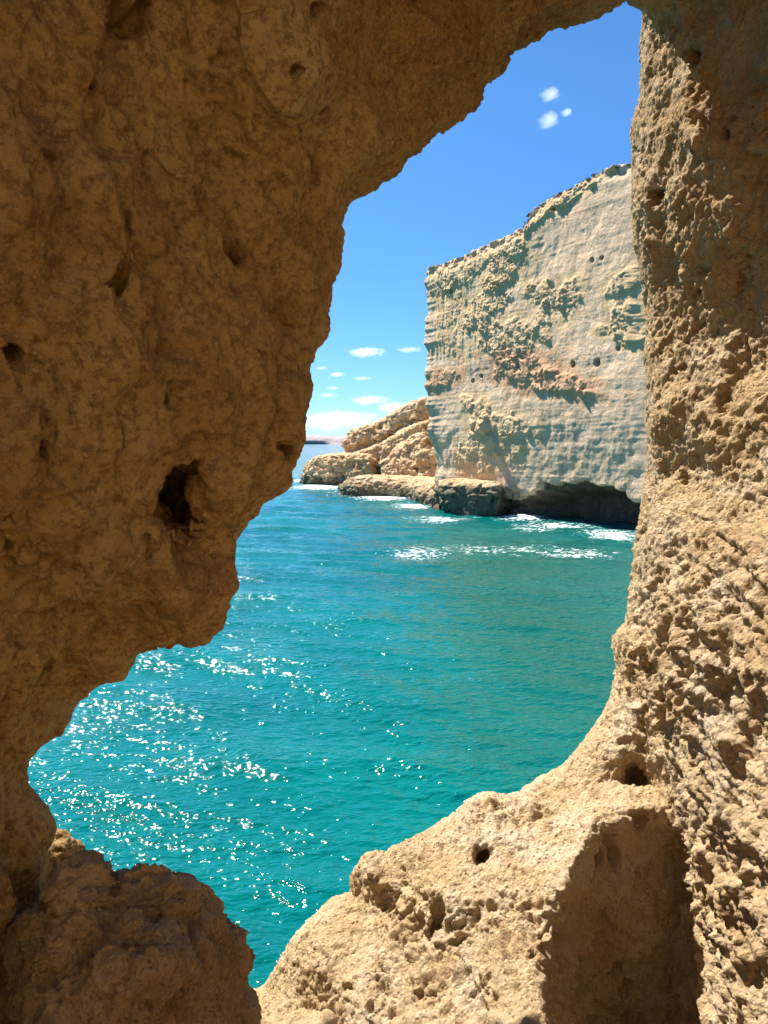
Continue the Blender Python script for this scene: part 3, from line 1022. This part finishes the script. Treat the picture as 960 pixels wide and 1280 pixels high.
    n2 = m.bump(m.noise(1.0, 5, 0.65, vec=m.map((0.4, 0.4, 4.0))), 0.5, 0.025, n1)
    m.l.new(n2, m.b.inputs['Normal'])
    return link('cliff', me, m.m, label='tall flat-faced banded cliff with a dark sea cave at its foot', cat='cliff', kind='structure')


build_cliff()


# ------------------------------------------------------------------ low rocks and the headland
def coast_material():
    m = N('coast_rock')
    base = m.ramp(m.noise(0.35, 6, 0.65), [(0.3, (0.46, 0.28, 0.13)), (0.5, (0.56, 0.38, 0.20)), (0.7, (0.62, 0.46, 0.27))])
    base = m.mix(m.ramp(m.noise(1.0, 5, 0.65, vec=m.map((0.06, 0.06, 0.9))), [(0.48, 0.0), (0.62, 0.6)]), base, (0.55, 0.37, 0.24))
    base = m.mix(m.ramp(m.noise(1.6, 6, 0.7), [(0.38, 0.55), (0.56, 0.0)]), base, (0.27, 0.20, 0.12))
    base = m.mix(m.att('dark'), base, m.ramp(m.noise(1.1, 6, 0.7), [(0.35, (0.10, 0.08, 0.05)), (0.65, (0.22, 0.18, 0.11))]))
    m.l.new(base, m.b.inputs['Base Color'])
    m.b.inputs['Roughness'].default_value = 0.93
    m.b.inputs['Specular IOR Level'].default_value = 0.2
    n1 = m.bump(m.noise(1.3, 8, 0.72), 0.9, 0.35)
    n2 = m.bump(m.noise(1.0, 5, 0.65, vec=m.map((0.35, 0.35, 4.0))), 0.5, 0.08, n1)
    m.l.new(n2, m.b.inputs['Normal'])
    return m.m


MAT_COAST = coast_material()


def plan_rock(name, plan, prof, h, zmax, label, cat, kind=None, amp=0.6, strata=0.35, seed=0.0, tilt=None, darkz=(0.4, 1.2), zmin=-1.0, cups=0.0):
    """rock grown from a plan outline; prof(z) is how far the wall steps in at that height"""
    plan = np.asarray(plan, float)
    lo, hi = plan.min(0) - 2.5, plan.max(0) + 2.5
    xa = np.arange(lo[0], hi[0], h, dtype=np.float32)
    ya = np.arange(lo[1], hi[1], h, dtype=np.float32)
    za = np.arange(zmin, zmax + 1.5, h, dtype=np.float32)
    U, V = np.meshgrid(xa, ya, indexing='ij')
    sd = poly_sd(plan, U, V)
    X, Y, Z = np.meshgrid(xa, ya, za, indexing='ij')
    Zt = Z if tilt is None else Z - tilt(X, Y)
    zw = Zt + 0.3 * fbm(X * 0.15, Y * 0.15, Z * 0.15 + seed, 2)
    st = fbm(zw * 0.75 + seed, 0 * zw, 0 * zw + 3.3, 3, 0.6)
    d = sd[:, :, None] + np.interp(Zt, *prof) - strata * st
    d = d * 0.75
    d += amp * fbm(X * 0.28 + seed, Y * 0.28, Z * 0.28, 3)
    d += amp * 0.45 * fbm(X * 0.55 + seed, Y * 0.55, Z * 0.9, 3, 0.55, ridge=True)
    d += amp * 0.5 * fbm(X * 1.0, Y * 1.0 + seed, Z * 1.2, 2)
    d = smax(d, Zt - zmax, 0.4)
    d = d.astype(np.float32)
    for sl in ((0,), (-1,), (slice(None), 0), (slice(None), -1), (slice(None), slice(None), 0), (slice(None), slice(None), -1)):
        d[sl] = np.maximum(d[sl], 0.5 * h)
    v, f = surface_nets(d, (xa[0], ya[0], za[0]), h)
    v, n, f = subsurf(v, f, 1)
    x, y, z = v.T
    wp = 0.5 * fbm(x * 0.6, y * 0.6, z * 0.6 + seed, 2)
    c1, c2 = worley((x + wp) * 0.22 + seed, (y + wp) * 0.22, (z + wp) * 0.45)
    dd = -0.5 * amp * np.clip(1 - (c2 - c1) / 0.12, 0, 1) + amp * 0.22 * fbm(x * 1.1 + seed, y * 1.1, z * 2.2, 5, 0.62) + amp * 0.12 * fbm(x * 0.8, y * 0.8 + seed, z * 3.2, 3, 0.6, ridge=True) + cups * (worley(x * 0.5, y * 0.5, z * 0.7)[0] - 0.4)
    v = v + n * dd[:, None]
    me = to_mesh(name, v, f)
    attr(me, 'dark', sstep(darkz[1], darkz[0], v[:, 2] + 0.5 * fbm(x * 0.5, y * 0.5, z * 0.5, 2)))
    return link(name, me, MAT_COAST, label=label, cat=cat, kind=kind)


def P(px, Y, off=0):
    u, _ = uv(px, 560)
    return (u * Y + off, Y)


# headland: stepped orange rock rising to the right
plan_rock('headland', [P(402, 172), P(412, 164), P(440, 161), P(468, 156), P(500, 150), P(530, 147), P(560, 146), P(580, 160), P(580, 215), P(480, 215), P(410, 190)],
          ([-1, 2.5, 4.2, 5.4, 9.6, 9.9, 13.4, 13.7, 17.8, 18.6, 20], [0.2, 0.6, 2.0, 0.6, 0.0, 2.6, 2.8, 5.6, 5.6, 7.0, 9]), 0.40, 18.8,
          'stepped orange headland sloping down beside the tall cliff', 'headland', 'structure', amp=0.9, strata=0.7, seed=3.0,
          tilt=lambda X, Y: np.interp(X / Y, [-0.085, -0.045, -0.012, 0.0, 0.02, 0.04, 0.065, 0.1], [-8.2, -7.0, -5.4, -4.4, -2.4, -1.0, 0.2, 1.5]), cups=0.35)
plan_rock('rock_islet', [P(374, 168), P(385, 161), P(410, 158), P(440, 156), P(468, 153), P(478, 160), P(470, 178), P(400, 182)],
          ([-1, 0.6, 1.2, 2.0, 3.6, 5, 6.2, 7], [0.6, 0.4, -0.5, 0.0, 0.5, 1.2, 2.8, 6]), 0.30, 6.4,
          'long low tan islet with a dark line of tide and undercut shade, off the headland', 'rock', amp=0.8, strata=0.5, seed=7.0, darkz=(1.2, 2.0), cups=0.3,  # darkz colours in tide weed and the shade of the undercut
          tilt=lambda X, Y: np.interp(X / Y, [-0.12, -0.06, 0.0], [-1.2, 0.0, 0.3]))
plan_rock('rock_mound', [P(462, 140), P(490, 134), P(520, 129), P(556, 126), P(562, 140), P(540, 150), P(475, 150)],
          ([-1, 0.8, 2, 4, 7.0, 9.5, 11, 12], [0.3, 0.0, 0.3, 0.9, 1.6, 2.6, 4.5, 8]), 0.32, 11.2,
          'rounded pale rock mound tucked under the tall cliff', 'rock', amp=0.9, strata=0.5, seed=12.0, cups=0.4,
          tilt=lambda X, Y: np.interp(X / Y, [-0.02, 0.01, 0.035, 0.06, 0.09], [-5.2, -3.6, -1.2, 0.0, 0.5]))
plan_rock('rock_shelf', [P(422, 129), P(440, 125), P(480, 124), P(505, 122), P(530, 108), P(548, 99), P(575, 102), P(590, 112), P(560, 128), P(500, 136), P(440, 137)],
          ([-1, 0.5, 1.4, 2.3, 3.0, 3.8], [0.4, 0.1, 0.2, 1.0, 2.4, 8]), 0.24, 3.1,
          'low brown wave-washed rock shelf in front of the mound', 'rock', amp=0.6, strata=0.3, seed=17.0, darkz=(0.8, 2.9), cups=0.2)
plan_rock('rock_block', [P(546, 97), P(560, 94.0), P(590, 91), P(620, 89), P(630, 89.5), P(640, 97), P(600, 108), P(556, 108)],
          ([-1, 0.4, 1.2, 2.2, 3.4, 4.0, 5], [0.7, 0.3, -0.1, -0.2, 0.1, 1.0, 6]), 0.20, 4.1,
          'dark flat-topped rock block against the foot of the tall cliff', 'rock', amp=0.5, strata=0.35, seed=23.0, darkz=(3.2, 4.0), cups=0.25)  # darkz paints the shaded front dark and leaves the lit top pale

# distant shore
x = np.linspace(-1500, 500, 160)
rows = []
prof = 46 + 14 * fbm(x * 0.004, 0 * x, 0 * x, 4)
for q, hh in ((-120, -2), (-100, 6), (-70, 26), (0, 0.75), (150, 0.95), (400, 1.0), (900, 1.05)):
    zz = prof * hh if hh <= 1.5 and q >= 0 else np.full_like(x, hh) + 4 * fbm(x * 0.02, 0 * x + q, 0 * x, 3)
    rows.append(np.stack([x, 4200 + q + 60 * fbm(x * 0.003 + q, 0 * x, 0 * x, 3), zz], -1))
G = np.array(rows)
I = np.arange(G.shape[0] * G.shape[1]).reshape(G.shape[:2])
me = to_mesh('hills', G.reshape(-1, 3), np.stack([I[:-1, :-1], I[:-1, 1:], I[1:, 1:], I[1:, :-1]], -1).reshape(-1, 4))
m = N('far_shore')
m.l.new(m.ramp(m.noise(0.02, 6, 0.65), [(0.4, (0.20, 0.19, 0.20)), (0.6, (0.34, 0.27, 0.25))]), m.b.inputs['Base Color'])  # purple-grey base carries the distance haze in its colour
m.b.inputs['Roughness'].default_value = 1.0
link('hills', me, m.m, label='far low purple-grey shore on the horizon', cat='shore', kind='structure')


# ------------------------------------------------------------------ scrub along the cliff brow
def build_scrub():
    rg = np.random.default_rng(8)
    V, Fc = [], []
    for i in range(330):
        px = rg.uniform(668, 830) if i < 330 else rg.uniform(540, 668)
        py = np.interp(px, [a for a, b in TOP], [b for a, b in TOP])
        t, z = cliff_tz(px, py)
        inw = rg.uniform(0.3, 2.5)
        lean = LEAN * (z - 11)
        c = np.array([A0[0] + CA * t + 0.45 * inw, A0[1] + CB * t + 0.89 * inw + 0.8 + lean, z - 0.1])
        r = rg.uniform(0.12, 0.36)
        for j in range(26):
            dirv = rg.normal(size=3)
            dirv[2] = abs(dirv[2]) * 0.8
            p = c + dirv / np.linalg.norm(dirv) * r * rg.uniform(0.3, 1)
            a, b = rg.normal(size=3), rg.normal(size=3)
            a *= 0.07 / np.linalg.norm(a)
            b *= 0.11 / np.linalg.norm(b)
            k = len(V)
            V += [p - a, p + b, p + a, p - b]
            Fc.append([k, k + 1, k + 2, k + 3])
    me = to_mesh('scrub', np.array(V), np.array(Fc), smooth=False)
    m = N('dry_scrub')
    m.l.new(m.ramp(m.noise(1.5, 3), [(0.35, (0.13, 0.125, 0.07)), (0.65, (0.27, 0.23, 0.15))]), m.b.inputs['Base Color'])
    m.b.inputs['Roughness'].default_value = 0.9
    return link('scrub', me, m.m, label='dry grey-green scrub along the top of the tall cliff', cat='scrub', kind='stuff')


build_scrub()

# ------------------------------------------------------------------ clouds
CLOUDS = [(457, 440, 44, 12, 6500, 'flat white cloud with a small wisp at its right end'),
          (511, 437, 34, 7, 6500, 'thin flat cloud close to the corner of the tall cliff'),
          (402, 460, 16, 5, 6500, 'faint wisp of cloud touching the left rock edge'),
          (422, 468, 18, 6, 6500, 'small oval cloud midway above the horizon clouds'),
          (453, 473, 24, 5, 6500, 'thin streak of cloud right of a small oval one'),
          (416, 485, 17, 5, 6500, 'tiny oval cloud beneath the other small ones'),
          (410, 494, 24, 6, 6500, 'pale smeared cloud just above the horizon bank'),
          (461, 500, 46, 12, 7000, 'rounded white cloud above the headland'),
          (492, 509, 44, 15, 7000, 'white cloud half hidden by the headland slope'),
          (418, 525, 110, 26, 9000, 'broad bank of white cloud low on the horizon'),
          (689, 117, 26, 17, 1800, 'upper of the small puffs high in the blue sky'),
          (687, 149, 27, 21, 1800, 'brightest small puff high in the blue sky'),
          (709, 140, 15, 10, 1800, 'faint shred of cloud beside the brightest high puff')]
for i, (px, py, w, hgt, Y, lab) in enumerate(CLOUDS):
    c = at(px, py, Y)
    sx, sz = w * Y / F / 2 * 1.25, hgt * Y / F / 2 * 1.35
    sy = max(sx * 0.6, sz)
    bm_v, bm_f = [], []
    nu, nv = 24, 12
    for a in range(nv + 1):
        th = math.pi * a / nv
        for b in range(nu):
            ph = 2 * math.pi * b / nu
            bm_v.append((math.sin(th) * math.cos(ph) * sx, math.sin(th) * math.sin(ph) * sy, math.cos(th) * sz))
    for a in range(nv):
        for b in range(nu):
            bm_f.append((a * nu + b, (a + 1) * nu + b, (a + 1) * nu + (b + 1) % nu, a * nu + (b + 1) % nu))
    me = to_mesh('cloud', np.array(bm_v), np.array(bm_f))
    m = N('cloud_vapour')
    m.n.remove(m.b)
    vol = m.n.new('ShaderNodeVolumePrincipled')
    sc = m.map((1 / sx, 1 / sy, 1 / sz))
    ln = m.n.new('ShaderNodeVectorMath')
    ln.operation = 'LENGTH'
    m.l.new(sc, ln.inputs[0])
    no = m.noise(1.6 / sz, 9, 0.72, vec=m.map((0.36, 0.36, 0.9)), dist=0.9)
    dens = m.math('SUBTRACT', m.math('ADD', m.math('MULTIPLY', no, 2.2), -0.35), m.math('MULTIPLY', ln.outputs['Value'], 1.0))
    thin = 0.25 if any(q in lab for q in ('faint', 'thin', 'pale', 'tiny')) else (0.22 if Y < 3000 else 0.6)
    dens = m.math('MULTIPLY', m.math('MULTIPLY', dens, 1.6, clamp=True), 6.5 * thin / (2 * sy) )
    m.l.new(dens, vol.inputs['Density'])
    vol.inputs['Color'].default_value = (1, 1, 1, 1)
    vol.inputs['Anisotropy'].default_value = 0.2
    m.l.new(vol.outputs[0], m.n['Material Output'].inputs['Volume'])
    o = link('cloud', me, m.m, label=lab, cat='cloud', group='small white clouds in the sky')
    o.location = c
